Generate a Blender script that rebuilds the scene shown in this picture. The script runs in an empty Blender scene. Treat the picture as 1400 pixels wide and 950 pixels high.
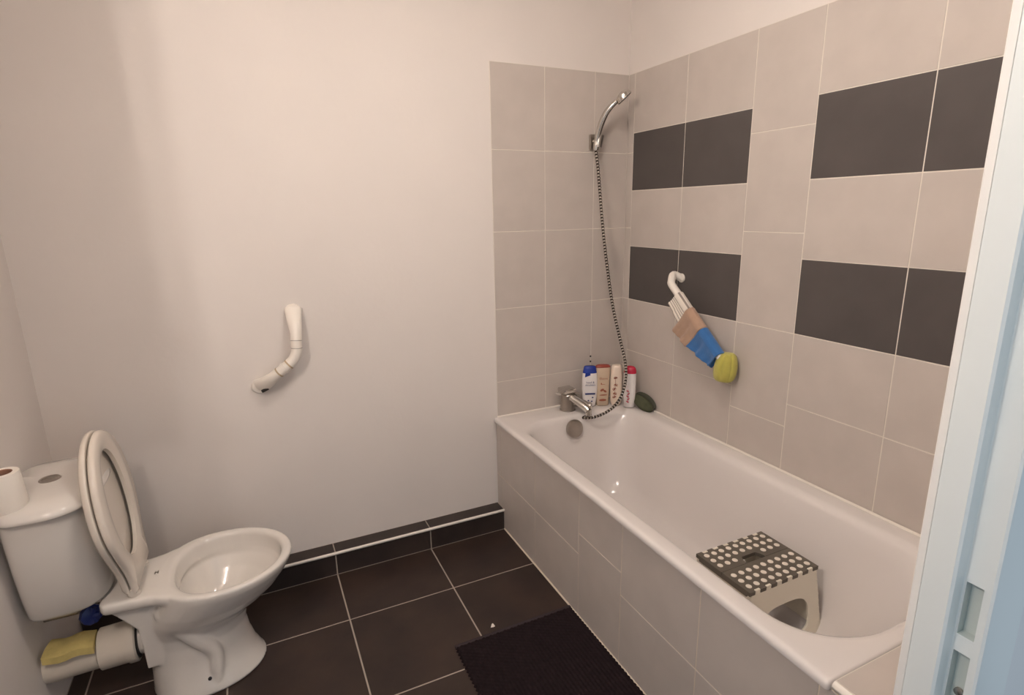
import bpy, bmesh, math, random
from mathutils import Vector, Matrix
random.seed(7)
S = bpy.context.scene
COL = S.collection
PI = math.pi

# ------------------------------------------------------------------ camera
CAM = Vector((-1.6455, -2.2343, 1.4491))
FW = Vector((0.41126793, 0.88045532, -0.23591762))
RT = Vector((0.90416314, -0.42685515, -0.01684311))
UP = Vector((0.11553226, 0.20638098, 0.97162708))
cd = bpy.data.cameras.new('camera'); cam = bpy.data.objects.new('camera', cd); COL.objects.link(cam)
cd.sensor_width = 36; cd.lens = 36 * 767.985 / 1400; cd.clip_start = 0.01
m = Matrix((RT, UP, -FW)).transposed().to_4x4(); m.translation = CAM
cam.matrix_world = m
S.camera = cam
S.view_settings.view_transform = 'Standard'; S.view_settings.look = 'None'
S.view_settings.gamma = 1; S.view_settings.use_curve_mapping = False
S.view_settings.exposure = 0.62

# ------------------------------------------------------------------ materials
def s2l(c):
    return tuple(((v / 255) / 12.92 if v / 255 <= .04045 else ((v / 255 + .055) / 1.055) ** 2.4) for v in c)
def mat(name, rgb, rough=.5, metal=0, spec=.5, var=0.0, vscale=4.0, bump=0.0, bscale=60.0, coat=0.0, rgb2=None, trans=0.0, sheen=0.0):
    m = bpy.data.materials.new(name); m.use_nodes = True
    nt = m.node_tree; b = nt.nodes['Principled BSDF']
    c = s2l(rgb)
    b.inputs['Base Color'].default_value = (*c, 1)
    b.inputs['Roughness'].default_value = rough
    b.inputs['Metallic'].default_value = metal
    b.inputs['Specular IOR Level'].default_value = spec
    b.inputs['Coat Weight'].default_value = coat
    b.inputs['Transmission Weight'].default_value = trans
    if sheen: b.inputs['Sheen Weight'].default_value = sheen
    tc = nt.nodes.new('ShaderNodeTexCoord')
    n = nt.nodes.new('ShaderNodeTexNoise'); n.inputs['Scale'].default_value = vscale; n.inputs['Detail'].default_value = 6
    nt.links.new(tc.outputs['Object'], n.inputs['Vector'])
    r = nt.nodes.new('ShaderNodeMix'); r.data_type = 'RGBA'
    c2 = s2l(rgb2) if rgb2 else tuple(v * (1 - var) for v in c)
    r.inputs['A'].default_value = (*c, 1); r.inputs['B'].default_value = (*c2, 1)
    mr = nt.nodes.new('ShaderNodeMapRange'); mr.inputs['From Min'].default_value = .35; mr.inputs['From Max'].default_value = .65
    nt.links.new(n.outputs['Fac'], mr.inputs['Value'])
    nt.links.new(mr.outputs['Result'], r.inputs['Factor'])
    nt.links.new(r.outputs['Result'], b.inputs['Base Color'])
    if bump:
        n2 = nt.nodes.new('ShaderNodeTexNoise'); n2.inputs['Scale'].default_value = bscale; n2.inputs['Detail'].default_value = 4
        nt.links.new(tc.outputs['Object'], n2.inputs['Vector'])
        bp = nt.nodes.new('ShaderNodeBump'); bp.inputs['Strength'].default_value = bump; bp.inputs['Distance'].default_value = .002
        nt.links.new(n2.outputs['Fac'], bp.inputs['Height']); nt.links.new(bp.outputs['Normal'], b.inputs['Normal'])
    return m
def emat(name, rgb, strength):
    m = bpy.data.materials.new(name); m.use_nodes = True
    b = m.node_tree.nodes['Principled BSDF']
    b.inputs['Emission Color'].default_value = (*rgb, 1); b.inputs['Emission Strength'].default_value = strength
    return m

M = {
 'plaster': mat('plaster', (226, 218, 212), .75, spec=.25, var=.03, vscale=2.5, bump=.25, bscale=45),
 'tile': mat('beige_tile', (197, 187, 179), .34, spec=.4, var=.06, vscale=9, bump=.05, bscale=20),
 'tile_dark': mat('dark_tile', (84, 78, 76), .4, spec=.4, var=.12, vscale=7, bump=.05, bscale=20),
 'grout': mat('grout', (226, 218, 206), .8, var=.05),
 'grout_apron': mat('grout_apron', (222, 208, 190), .8, var=.05),
 'floor': mat('floor_tile', (60, 47, 41), .42, spec=.3, vscale=5.5, bump=.08, bscale=30, rgb2=(48, 38, 35)),
 'floor_grout': mat('floor_grout', (168, 156, 144), .85, var=.1),
 'step': mat('step_tile', (62, 52, 48), .4, spec=.35, rgb2=(50, 42, 40), vscale=7),
 'trim': mat('white_trim', (232, 224, 214), .35, var=.03),
 'porcelain': mat('porcelain', (220, 214, 207), .08, spec=.5, var=.015, coat=.3),
 'seat': mat('seat_plastic', (224, 214, 202), .18, var=.015),
 'enamel': mat('bath_enamel', (222, 215, 211), .14, spec=.5, var=.015, vscale=3),
 'chrome': mat('chrome', (210, 206, 200), .12, metal=1, var=.05, vscale=30),
 'chrome_dull': mat('dull_chrome', (178, 170, 162), .28, metal=1, var=.15, vscale=25),
 'hose_dark': mat('hose_groove', (64, 56, 50), .4, metal=.8, var=.1),
 'white_plastic': mat('white_plastic', (236, 228, 218), .3, var=.02),
 'band': mat('tan_band', (190, 168, 138), .5, var=.1),
 'black': mat('black_plastic', (38, 34, 34), .4, var=.1),
 'pvc': mat('pvc_pipe', (216, 206, 192), .3, var=.04),
 'yellow_sponge': mat('yellow_sponge', (206, 186, 118), .9, var=.15, vscale=30, bump=.6, bscale=120),
 'blue_plastic': mat('blue_plastic', (44, 58, 128), .35, var=.2, vscale=20),
 'card': mat('cardboard', (150, 110, 90), .9, var=.1),
 'paper': mat('tissue_paper', (236, 228, 218), .95, var=.02, bump=.3, bscale=150),
 'mitt': mat('white_knit', (232, 222, 210), .95, var=.04, bump=.5, bscale=200, sheen=.2),
 'mitt_groove': mat('grey_knit_stripe', (150, 138, 130), .95, var=.1),
 'tan_cloth': mat('tan_cloth', (178, 146, 124), .95, var=.1, vscale=30, bump=.6, bscale=160, sheen=.3),
 'blue_cloth': mat('blue_cloth', (52, 108, 170), .9, var=.12, vscale=30, bump=.6, bscale=160, sheen=.3),
 'paleblue': mat('pale_blue_lining', (172, 196, 220), .95, var=.05),
 'yellow_cloth': mat('yellow_cloth', (188, 180, 86), .9, var=.12, vscale=25, bump=.6, bscale=140, sheen=.3),
 'stool_dark': mat('stool_grey_plastic', (98, 90, 80), .55, var=.08, vscale=20, bump=.3, bscale=90),
 'stool_white': mat('stool_white_plastic', (226, 218, 202), .4, var=.03),
 'stool_dot': mat('rubber_dot', (232, 222, 208), .6, var=.03),
 'bottle_white': mat('bottle_white', (236, 230, 228), .25, var=.02),
 'cap_blue': mat('cap_blue', (34, 58, 150), .25, var=.05),
 'ink_blue': mat('ink_blue', (40, 52, 110), .4, var=.05),
 'bottle_amber': mat('bottle_beige', (206, 184, 160), .22, var=.08, vscale=25),
 'cap_brown': mat('cap_brown', (150, 66, 52), .3, var=.05),
 'ink_brown': mat('ink_brown', (150, 84, 62), .4, var=.05),
 'bottle_cream': mat('bottle_cream', (232, 214, 196), .3, var=.03),
 'cap_red': mat('cap_red', (196, 40, 68), .25, var=.05),
 'ink_pink': mat('ink_pink', (200, 60, 84), .4, var=.05),
 'green': mat('olive_sponge', (82, 84, 62), .9, var=.25, vscale=60, bump=.8, bscale=160),
 'green2': mat('olive_rim', (66, 66, 52), .6, var=.1),
 'mat': mat('dark_cotton', (38, 29, 31), 1.0, spec=.1, var=.25, vscale=60, bump=.4, bscale=250),
 'mat_hem': mat('dark_hem', (64, 56, 58), 1.0, spec=.1, var=.1, vscale=60),
 'frame': mat('frame_enamel', (222, 226, 224), .35, var=.015),
 'frame_edge': mat('frame_strip', (232, 228, 222), .5, var=.02),
 'recess': mat('strike_recess', (196, 204, 200), .4, var=.05),
 'hall': mat('hall_plaster', (226, 226, 226), .8, var=.02),
 'bulb': emat('bulb_glow', (1.0, .90, .82), 3300),
 'fill_glow': emat('fill_glow', (1.0, .92, .84), 30),
 'blocker': mat('white_laminate', (228, 224, 216), .4, var=.02),
}

# ------------------------------------------------------------------ mesh helpers
class MB:
    def __init__(s, *mats): s.bm = bmesh.new(); s.mats = list(mats)
    def face(s, vs, mi=0):
        try: f = s.bm.faces.new(vs); f.material_index = mi; return f
        except ValueError: return None
    def quad(s, pts, mi=0): return s.face([s.bm.verts.new(p) for p in pts], mi)
    def box(s, a, b, mi=0):
        x0, x1 = sorted((a[0], b[0])); y0, y1 = sorted((a[1], b[1])); z0, z1 = sorted((a[2], b[2]))
        v = [s.bm.verts.new(p) for p in ((x0,y0,z0),(x1,y0,z0),(x1,y1,z0),(x0,y1,z0),(x0,y0,z1),(x1,y0,z1),(x1,y1,z1),(x0,y1,z1))]
        for q in ((3,2,1,0),(4,5,6,7),(0,1,5,4),(1,2,6,5),(2,3,7,6),(3,0,4,7)): s.face([v[i] for i in q], mi)
        return v
    def bbox(s, a, b, r=.003, mi=0, seg=2):
        t = bmesh.new(); bmesh.ops.create_cube(t, size=1)
        for v in t.verts: v.co = Vector([a[i] + (b[i]-a[i]) * (v.co[i]+.5) for i in range(3)])
        bmesh.ops.recalc_face_normals(t, faces=t.faces)
        bmesh.ops.bevel(t, geom=list(t.edges), offset=r, segments=seg, affect='EDGES', profile=.5)
        s.merge(t, mi)
    def merge(s, t, mi=0, mtx=None):
        mp = {}
        for v in t.verts: mp[v] = s.bm.verts.new(mtx @ v.co if mtx else v.co)
        for f in t.faces: s.face([mp[v] for v in f.verts], mi)
        t.free()
    def loft(s, rings, mi=0, cap0=False, cap1=False, closed=True, mis=None):
        R = [[s.bm.verts.new(p) for p in r] for r in rings]
        n = len(R[0])
        for i in range(len(R)-1):
            k = mis[i] if mis else mi
            for j in range(n if closed else n-1):
                a, b = R[i], R[i+1]; j2 = (j+1) % n
                s.face([a[j], a[j2], b[j2], b[j]], k)
        if cap0: s.face(list(reversed(R[0])), mis[0] if mis else mi)
        if cap1: s.face(R[-1], mis[-1] if mis else mi)
        return R
    def sweep(s, pts, rad, n=12, mi=0, caps=True, ref=None, mis=None):
        pts = [Vector(p) for p in pts]; k = len(pts)
        rad = rad if isinstance(rad, (list, tuple)) else [rad]*k
        tang = []
        for i in range(k):
            a = pts[max(i-1, 0)]; b = pts[min(i+1, k-1)]; tang.append((b-a).normalized())
        u = Vector(ref) if ref else Vector((0, 0, 1))
        if abs(u.dot(tang[0])) > .95: u = Vector((1, 0, 0))
        u = (u - tang[0]*u.dot(tang[0])).normalized()
        rings = []
        for i in range(k):
            u = (u - tang[i]*u.dot(tang[i])).normalized(); w = tang[i].cross(u)
            r = rad[i]; ra, rb = (r if isinstance(r, (tuple, list)) else (r, r))
            rings.append([pts[i] + u*ra*math.cos(2*PI*j/n) + w*rb*math.sin(2*PI*j/n) for j in range(n)])
        s.loft(rings, mi, caps, caps, mis=mis)
    def cyl(s, a, b, r, n=24, mi=0, r2=None): s.sweep([a, b], [r, r if r2 is None else r2], n, mi)
    def lathe(s, c, axis, prof, n=24, mi=0, mis=None, ref=None):
        # prof: list of (distance along axis, radius)
        ax = Vector(axis).normalized(); u = Vector(ref) if ref else (Vector((1,0,0)) if abs(ax.x) < .9 else Vector((0,1,0)))
        u = (u-ax*u.dot(ax)).normalized(); w = ax.cross(u); c = Vector(c)
        s.loft([[c+ax*h+u*r*math.cos(2*PI*j/n)+w*r*math.sin(2*PI*j/n) for j in range(n)] for h, r in prof], mi, True, True, mis=mis)

def spline(pts, per=8):
    pts = [Vector(p) for p in pts]; out = []
    P = [pts[0]*2-pts[1]] + pts + [pts[-1]*2-pts[-2]]
    for i in range(1, len(P)-2):
        a, b, c, d = P[i-1:i+3]
        for k in range(per):
            t = k/per
            out.append(.5*((2*b)+(c-a)*t+(2*a-5*b+4*c-d)*t*t+(-a+3*b-3*c+d)*t**3))
    out.append(pts[-1]); return out

def mk(name, mb, parent=None, smooth=35, fix=True, label=None, cat=None, group=None, kind=None, weld=True):
    bm = mb.bm
    if weld: bmesh.ops.remove_doubles(bm, verts=bm.verts, dist=1e-6)
    if fix: bmesh.ops.recalc_face_normals(bm, faces=bm.faces)
    me = bpy.data.meshes.new(name); bm.to_mesh(me); bm.free()
    for k in mb.mats: me.materials.append(M[k])
    if smooth:
        me.shade_smooth(); me.set_sharp_from_angle(angle=math.radians(smooth))
    o = bpy.data.objects.new(name, me); COL.objects.link(o)
    if parent:
        o.parent = parent
        w = Vector((0, 0, 0)); q = parent
        while q: w += q.location; q = q.parent
        o.location = -w
    tag(o, label, cat, group, kind)
    return o
def tag(o, label=None, cat=None, group=None, kind=None):
    if label: o['label'] = label
    if cat: o['category'] = cat
    if group: o['group'] = group
    if kind: o['kind'] = kind
def thing(name, loc, label, cat, group=None):
    o = bpy.data.objects.new(name, None); COL.objects.link(o); o.location = loc
    o.empty_display_size = .05
    tag(o, label, cat, group); return o
def textmesh(mb, txt, size, origin, xdir, ydir, mi=0, lift=.0006, shear=0):
    cu = bpy.data.curves.new('t', 'FONT'); cu.body = txt; cu.size = size; cu.align_x = 'CENTER'; cu.shear = shear; cu.resolution_u = 2
    to = bpy.data.objects.new('t', cu)
    me = bpy.data.meshes.new_from_object(to)
    X = Vector(xdir).normalized(); Y = Vector(ydir).normalized(); Z = X.cross(Y); O = Vector(origin)
    vs = [mb.bm.verts.new(O+X*v.co.x+Y*v.co.y+Z*lift) for v in me.vertices]
    for p in me.polygons: mb.face([vs[i] for i in p.vertices], mi)
    bpy.data.objects.remove(to); bpy.data.meshes.remove(me); bpy.data.curves.remove(cu)

# ------------------------------------------------------------------ room
T = 2.0305; A = .25; B = 1/3; E0 = .0441
XL = -2.31; YF = -1.87; H = 2.5
G = .0015
def tiles(mb, rects, plane, val, out, gi, depth=.0012):
    """rects: (u0,u1,v0,v1,mat). plane 'x': u=y, v=z ; 'y': u=x, v=z ; 'z': u=x, v=y. out=+-1 normal direction."""
    def P(u, v, d):
        if plane == 'x': return (val+out*d, u, v)
        if plane == 'y': return (u, val+out*d, v)
        return (u, v, val+out*d)
    for (u0, u1, v0, v1, mi) in rects:
        u0, u1 = sorted((u0, u1)); v0, v1 = sorted((v0, v1))
        g = G; e = .0008
        o = [(u0+g, v0+g), (u1-g, v0+g), (u1-g, v1-g), (u0+g, v1-g)]
        i = [(u0+g+e, v0+g+e), (u1-g-e, v0+g+e), (u1-g-e, v1-g-e), (u0+g+e, v1-g-e)]
        a = [mb.bm.verts.new(P(u, v, -depth)) for u, v in o]; b = [mb.bm.verts.new(P(u, v, 0)) for u, v in i]
        mb.face(b, mi)
        for k in range(4): mb.face([a[k], a[(k+1) % 4], b[(k+1) % 4], b[k]], mi)

# floor
mb = MB('floor', 'floor_grout')
mb.box((XL-.1, .1, -.1), (.12, -3.4, -.0012), 1)
G = .0026
xs = [-1.0472 + .4029*k for k in range(-5, 4)]
ys = [-.3676 - .4029*k for k in range(-2, 9)]
rc = []
for i in range(len(xs)-1):
    for j in range(len(ys)-1):
        u0, u1 = max(xs[i], XL), min(xs[i+1], .1); v1, v0 = min(ys[j], .08), max(ys[j+1], -3.39)
        if u1-u0 > .01 and v1-v0 > .01: rc.append((u0, u1, v0, v1, 0))
tiles(mb, rc, 'z', 0, 1, 1)
mk('floor', mb, kind='structure', smooth=0, fix=False)
G = .0015

# back wall
mb = MB('plaster', 'tile', 'grout')
mb.box((XL-.12, .004, -.1), (.12, .12, H), 0)
mb.box((-.6794, .0012, .40), (0, .004, T), 2)
rc = []; cols = [-.6794, -.4294, -.1794, 0]
for i in range(3):
    for k in range(5):
        rc.append((cols[i], cols[i+1], T-B*k, max(T-B*(k+1), .45), 1))
tiles(mb, rc, 'y', 0, -1, 2)
mk('wall_back', mb, kind='structure', smooth=0, fix=False)

# right wall
mb = MB('plaster', 'tile', 'tile_dark', 'grout')
mb.box((.004, .12, -.1), (.12, YF-.2, H), 0)
mb.box((.0012, 0, .40), (.004, YF, T), 3)
rc = []
for k in range(5): rc.append((0, -E0, T-B*k, max(T-B*(k+1), .45), 1))
y = -E0
seq = [('h', B), ('h', B), ('v', A), ('h', B), ('h', B), ('v', A)]
for kind_, w in seq:
    y1 = max(y-w, YF)
    if y1 < y-.01:
        if kind_ == 'h':
            for k in range(6): rc.append((y, y1, T-A*k, T-A*(k+1) if k < 5 else .45, 2 if k in (1, 3) else 1))
        else:
            for k in range(5): rc.append((y, y1, T-B*k, max(T-B*(k+1), .45), 1))
    y = y1
tiles(mb, rc, 'x', 0, -1, 3)
mk('wall_right', mb, kind='structure', smooth=0, fix=False)

mb = MB('plaster'); mb.box((XL, .12, -.1), (XL-.12, YF-.2, H)); mk('wall_left', mb, kind='structure', smooth=0)
mb = MB('plaster'); mb.box((XL-.12, .12, H), (.12, YF-.07, H+.1)); mk('ceiling', mb, kind='structure', smooth=0)
XJ = -.88; XJL = -1.84; ZT = 2.06
mb = MB('plaster')
mb.box((XL, YF, 0), (XJL-.03, YF-.06, H)); mb.box((XJ+.046, YF, 0), (.004, YF-.06, H)); mb.box((XJL-.03, YF, ZT+.03), (XJ+.046, YF-.06, H))
mk('wall_front', mb, kind='structure', smooth=0)

# tiled step along the back wall with its white edge trim
sH = .1015; sD = .0744
mb = MB('step', 'floor_grout')
mb.box((XL, .004, 0), (-.690, -sD+.0012, sH-.0012), 1)
G = .0022
jx = [XL, -1.4501-.4029, -1.4501, -1.0472, -.690]
tiles(mb, [(jx[i], jx[i+1], 0.001, sH, 0) for i in range(4)], 'y', -sD, -1, 1)
tiles(mb, [(jx[i], jx[i+1], .003, -sD, 0) for i in range(4)], 'z', sH, 1, 1)
G = .0015
mk('baseboard_back', mb, kind='structure', smooth=0, fix=False)
mb = MB('trim')
mb.sweep([(XL+.001, -sD-.001, sH-.002), (-.691, -sD-.001, sH-.002)], .0062, 12)
mk('trim_1', mb, kind='structure')

# door frame (metal jamb seen on the right) : profile extruded in z, with strike openings
mb = MB('frame', 'frame_edge', 'recess', 'black')
def vface(p, q, z0, z1, mi=0): mb.quad([(p[0], p[1], z0), (q[0], q[1], z0), (q[0], q[1], z1), (p[0], p[1], z1)], mi)
ye = -1.861
def jamb(x, sg, holes):
    P = lambda dx, yy: (x+sg*dx, yy)
    vface(P(.045, ye), P(.002, ye), 0, ZT, 1)
    vface(P(.002, ye), P(0, ye-.002), 0, ZT, 1)
    vface(P(0, ye-.002), P(0, ye-.0105), 0, ZT, 1)
    vface(P(0, ye-.0105), P(.0012, ye-.0108), 0, ZT, 1)
    vface(P(.0012, ye-.0108), P(.0, ye-.0116), 0, ZT, 0)
    vface(P(0, ye-.0116), P(0, ye-.044), 0, ZT, 0)
    vface(P(0, ye-.044), P(.003, ye-.047), 0, ZT, 0)
    vface(P(.003, ye-.047), P(.019, ye-.048), 0, ZT, 0)
    vface(P(.019, ye-.048), P(.022, ye-.050), 0, ZT, 0)
    ya, yb = ye-.050, ye-.078
    cuts = [0] + [z for h in holes for z in h] + [ZT]
    ha, hb = ya-.0008, yb+.008
    xx = .022
    for i in range(0, len(cuts)-1):
        z0, z1 = cuts[i], cuts[i+1]
        if i % 2 == 0: vface(P(xx, ya), P(xx, yb), z0, z1, 0)
        else:
            vface(P(xx, ya), P(xx, ha), z0, z1, 0); vface(P(xx, hb), P(xx, yb), z0, z1, 0)
            d = xx+.014
            vface(P(xx, ha), P(d, ha), z0, z1, 3 if False else 2); vface(P(d, ha), P(d, hb), z0, z1, 2); vface(P(d, hb), P(xx, hb), z0, z1, 2)
            for z in (z0, z1): mb.quad([(*P(xx, ha), z), (*P(d, ha), z), (*P(d, hb), z), (*P(xx, hb), z)], 2)
    vface(P(xx, yb), P(xx+.002, yb-.003), 0, ZT, 0)
    vface(P(xx+.002, yb-.003), P(xx+.022, yb-.006), 0, ZT, 0)
    vface(P(xx+.022, yb-.006), P(xx+.075, yb-.006), 0, ZT, 0)
    vface(P(xx+.075, yb-.006), P(xx+.075, yb+.016), 0, ZT, 0)
jamb(XJ, 1, [(.795, .877), (.902, .979)])
jamb(XJL, -1, [])
mb.box((XJL-.06, ye, ZT), (XJ+.06, ye-.083, ZT+.05), 0)
fr = mk('door_1', mb, kind='structure', smooth=25, fix=False)
# small latch screw inside the lower opening
mb = MB('chrome_dull', 'black'); mb.lathe((XJ+.0355, ye-.061, .812), (-1, 0, 0), [(0, .006), (.004, .006), (.005, .003)], 12)
mk('strike_screw', mb, parent=fr, label='small metal screw in the strike opening')

# hall outside the doorway
mb = MB('hall'); mb.box((XJ+.098, YF-.06, 0), (1.2, YF-.070, H)); mb.box((-3.2, YF-.06, 0), (XJL-.098, YF-.070, H)); mb.box((XJL-.098, YF-.06, ZT+.055), (XJ+.098, YF-.070, H))
mk('wall_hall', mb, kind='structure', smooth=0)

# ------------------------------------------------------------------ bath panel (tiled apron) and ledge
AX = -.689
R = .533
mb = MB('tile', 'grout_apron', 'trim')
mb.box((AX+.0012, 0, 0), (AX+.03, YF, .512), 1)
rc = []
for (y0, y1, zs) in [(0, -.049, [0, .255, .512]), (-.049, -.382, [0, .255, .512]), (-.382, -.7176, [0, .254, .512]), (-.7176, -.9686, [0, .337, .512]),
                    (-.9686, -1.303, [0, .257, .512]), (-1.303, -1.636, [0, .257, .512]), (-1.636, YF, [0, .257, .512])]:
    for k in range(len(zs)-1): rc.append((y0, y1, zs[k], zs[k+1], 0))
tiles(mb, rc, 'x', AX, -1, 1)
mb.sweep([(AX-.001, -.001, .001), (AX-.001, YF, .001)], .004, 8, 1)
mk('bath_surround', mb, smooth=0, fix=False, label='beige tiled panel closing the long side of the white bathtub', cat='bath panel')
mb = MB('tile', 'grout', 'trim')
mb.box((AX+.006, -1.662, .45), (-.001, YF, R-.0012), 1)
tiles(mb, [(AX+.006, -.445, -1.662, YF, 0), (-.445, -.195, -1.662, YF, 0), (-.195, 0, -1.662, YF, 0)], 'z', R, 1, 1)
mb.sweep([(AX+.004, -1.664, R-.008), (AX+.004, YF, R-.008)], .0095, 12, 2)
mk('tiled_ledge', mb, smooth=30, fix=False, label='beige tiled ledge with rounded edge at the end of the bathtub by the door frame', cat='ledge')

# ------------------------------------------------------------------ bathtub
def rrect(x0, x1, y0, y1, rb, rn, z, n=12):
    """x0<x1, y0 (back, larger) > y1 (near). corners: radius rb at back, rn near. each (rx,ry)."""
    pts = []
    cs = [((x1, y0), rb, 0), ((x0, y0), rb, 90), ((x0, y1), rn, 180), ((x1, y1), rn, 270)]
    for (cx, cy), r, a0 in cs:
        rx, ry = (r if isinstance(r, tuple) else (r, r))
        sx = -1 if cx == x1 else 1; sy = -1 if cy == y0 else 1
        ox, oy = cx+sx*rx, cy+sy*ry
        for k in range(n+1):
            a = math.radians(a0+90*k/n); pts.append((ox+rx*math.cos(a), oy+ry*math.sin(a), z))
    # add intermediate points along the long sides for smooth shading
    return pts
TE = -1.660
tub = thing('bathtub', (-.35, -.83, 0), 'long white enamelled bathtub built in along the tiled right wall', 'bathtub')
mb = MB('enamel')
rings = [rrect(-.50, -.20, -.30, -1.33, .05, .05, .125), rrect(-.58, -.13, -.20, -1.50, .10, .10, .150), rrect(-.66, -.03, -.06, -1.62, .05, .05, .40),
         rrect(-.69, -.004, -.002, TE, .008, .008, .5125),
         rrect(-.7005, -.003, -.002, TE-.001, .008, .008, .5135),
         rrect(-.7015, -.002, -.001, TE-.001, .008, .008, .522),
         rrect(-.699, -.002, -.001, TE, .008, .008, .529),
         rrect(-.694, -.003, -.002, TE+.003, .01, .01, .5325),
         rrect(-.686, -.006, -.005, TE+.006, .012, .012, .5335),
         rrect(-.655, -.055, -.125, -1.630, (.14, .12), (.20, .17), .5315),
         rrect(-.644, -.066, -.135, -1.622, (.14, .12), (.20, .17), .5285),
         rrect(-.634, -.077, -.144, -1.612, (.14, .12), (.20, .17), .5200),
         rrect(-.627, -.084, -.151, -1.602, (.14, .12), (.20, .18), .5050),
         rrect(-.616, -.094, -.163, -1.580, (.14, .12), (.20, .18), .460),
         rrect(-.600, -.110, -.180, -1.545, (.14, .12), (.19, .20), .380),
         rrect(-.580, -.130, -.200, -1.500, (.14, .13), (.19, .20), .290),
         rrect(-.560, -.150, -.222, -1.455, (.14, .14), (.18, .20), .215),
         rrect(-.540, -.170, -.245, -1.415, (.13, .14), (.17, .19), .172),
         rrect(-.515, -.195, -.272, -1.375, (.12, .13), (.15, .17), .151),
         rrect(-.480, -.230, -.310, -1.330, (.10, .11), (.12, .14), .1445),
         rrect(-.400, -.310, -.400, -1.240, (.04, .05), (.04, .05), .1420)]
R_ = mb.loft(rings, 0); mb.face(R_[-1], 0); mb.face(list(reversed(R_[0])), 0)
basin = mk('basin', mb, parent=tub, smooth=60)
mb = MB('trim')
mb.sweep([(-.006, -.010, R+.001), (-.006, TE, R+.001)], .0055, 8); mb.sweep([(-.685, -.005, R+.001), (-.006, -.005, R+.001)], .0045, 8)
mk('silicone_seal', mb, parent=tub, label='white silicone seal along the tiled walls')
# overflow knob on the tap end
mb = MB('chrome_dull')
oc = Vector((-.378, -.163, .478)); ax = Vector((0, -1, .22)).normalized()
mb.lathe(oc, ax, [(-.01, .026), (.008, .030), (.010, .041), (.020, .042), (.026, .039), (.029, .028), (.030, .004)], 32)
mk('overflow_knob', mb, parent=tub, label='round chrome overflow knob')
mb = MB('chrome_dull', 'black')
mb.lathe((-.36, -.36, .1415), (0, 0, 1), [(0, .034), (.004, .034), (.005, .028), (.003, .02), (.003, .004)], 28)
mk('drain', mb, parent=tub, label='round chrome drain')

# ------------------------------------------------------------------ bath mixer tap
tap = thing('mixer_tap', (-.345, -.062, R), 'chrome mixer tap on the bath rim at the foot of the bottles', 'tap')
mb = MB('chrome_dull')
c = Vector((-.348, -.066, R))
mb.lathe(c, (0, 0, 1), [(0, .037), (.004, .037), (.006, .034), (.060, .033), (.075, .033), (.080, .029), (.082, .01)], 28)
# branch housing to the right with the diverter
mb.sweep([c+Vector((.01, -.005, .042)), c+Vector((.045, -.030, .036)), c+Vector((.070, -.052, .026))], [.022, .020, .019], 16)
mk('tap_body', mb, parent=tap)
mb = MB('chrome')
mb.bbox((c.x-.038, c.y-.032, R+.084), (c.x+.030, c.y+.034, R+.108), .008, 0, 3)
mb.sweep(spline([c+Vector((-.02, -.012, .104)), c+Vector((-.045, -.030, .106)), c+Vector((-.078, -.050, .103))]), [(.005, .015)]*17, 12)
mk('lever', mb, parent=tap)
mb = MB('chrome')
mb.sweep(spline([c+Vector((0, -.010, .070)), c+Vector((.022, -.045, .052)), c+Vector((.044, -.085, .030)), c+Vector((.052, -.102, .018))]), [(.018, .021)]*25, 14)
mb.cyl(c+Vector((.052, -.100, .022)), c+Vector((.052, -.102, -.004)), .015, 18)
mk('spout', mb, parent=tap)
mb = MB('chrome_dull')
k0 = c+Vector((.070, -.053, .026))
mb.lathe(k0, (1, -.6, -.25), [(0, .014), (.006, .018), (.020, .018), (.024, .012)], 10)
mk('end_knob', mb, parent=tap)
mb = MB('chrome_dull'); mb.lathe(c+Vector((.040, -.014, .052)), (.1, -.05, 1), [(0, .008), (.018, .008), (.020, .013), (.028, .013), (.031, .008)], 14)
mk('diverter', mb, parent=tap)
mb = MB('chrome_dull'); mb.cyl(c+Vector((.062, -.062, .02)), c+Vector((.062, -.066, -.022)), .010, 14)
mk('hose_outlet', mb, parent=tap)

# ------------------------------------------------------------------ hand shower, hose, bracket
def px(u, v, ax, val):
    d = FW + RT*((u-700)/767.985) - UP*((v-475)/767.985)
    return CAM + d*((val-CAM[ax])/d[ax])
br = thing('shower_bracket', (-.185, 0, 1.74), 'small square chrome bracket on the back wall holding the hand shower', 'bracket')
mb = MB('chrome_dull')
mb.bbox((-.210, -.014, 1.706), (-.166, 0, 1.772), .004)
mk('wall_plate', mb, parent=br)
mb = MB('chrome_dull')
mb.cyl((-.186, -.010, 1.742), (-.186, -.040, 1.742), .011, 16)
mb.sweep([(-.192, -.047, 1.715), (-.186, -.052, 1.765)], [.017, .019], 18)
mk('holder', mb, parent=br)
hs = thing('hand_shower', (-.19, -.05, 1.72), 'chrome hand shower with ribbed metal hose hanging down to the tap', 'shower')
hp = [px(814.5, 205, 1, -.045), px(816.5, 190, 1, -.052), px(821, 172, 1, -.070), px(829, 154, 1, -.095), px(840, 141, 1, -.122), px(852, 132, 1, -.145)]
sp = spline(hp, 6); nn = len(sp)
mb = MB('chrome'); mb.sweep(sp, [.0095+.004*math.sin(PI*min(1, i/(nn-1)*1.1))+(.003 if i < 4 else 0) for i in range(nn)], 14)
mk('handle', mb, parent=hs)
d = (hp[-1]-hp[-3]).normalized()
hn = Vector((.55, -.30, -.62)); hn = (hn-d*hn.dot(d)*.8).normalized()
hc = hp[-1]-hn*.004
mb = MB('chrome')
mb.lathe(hc, hn, [(-.016, .006), (-.012, .022), (-.004, .033), (.008, .036), (.014, .036), (.014, .033)], 28)
hd = mk('shower_head', mb, parent=hs)
mb = MB('hose_dark', 'chrome_dull')
mb.lathe(hc, hn, [(.012, .033), (.0155, .033), (.0165, .028), (.0165, .003)], 28)
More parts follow.
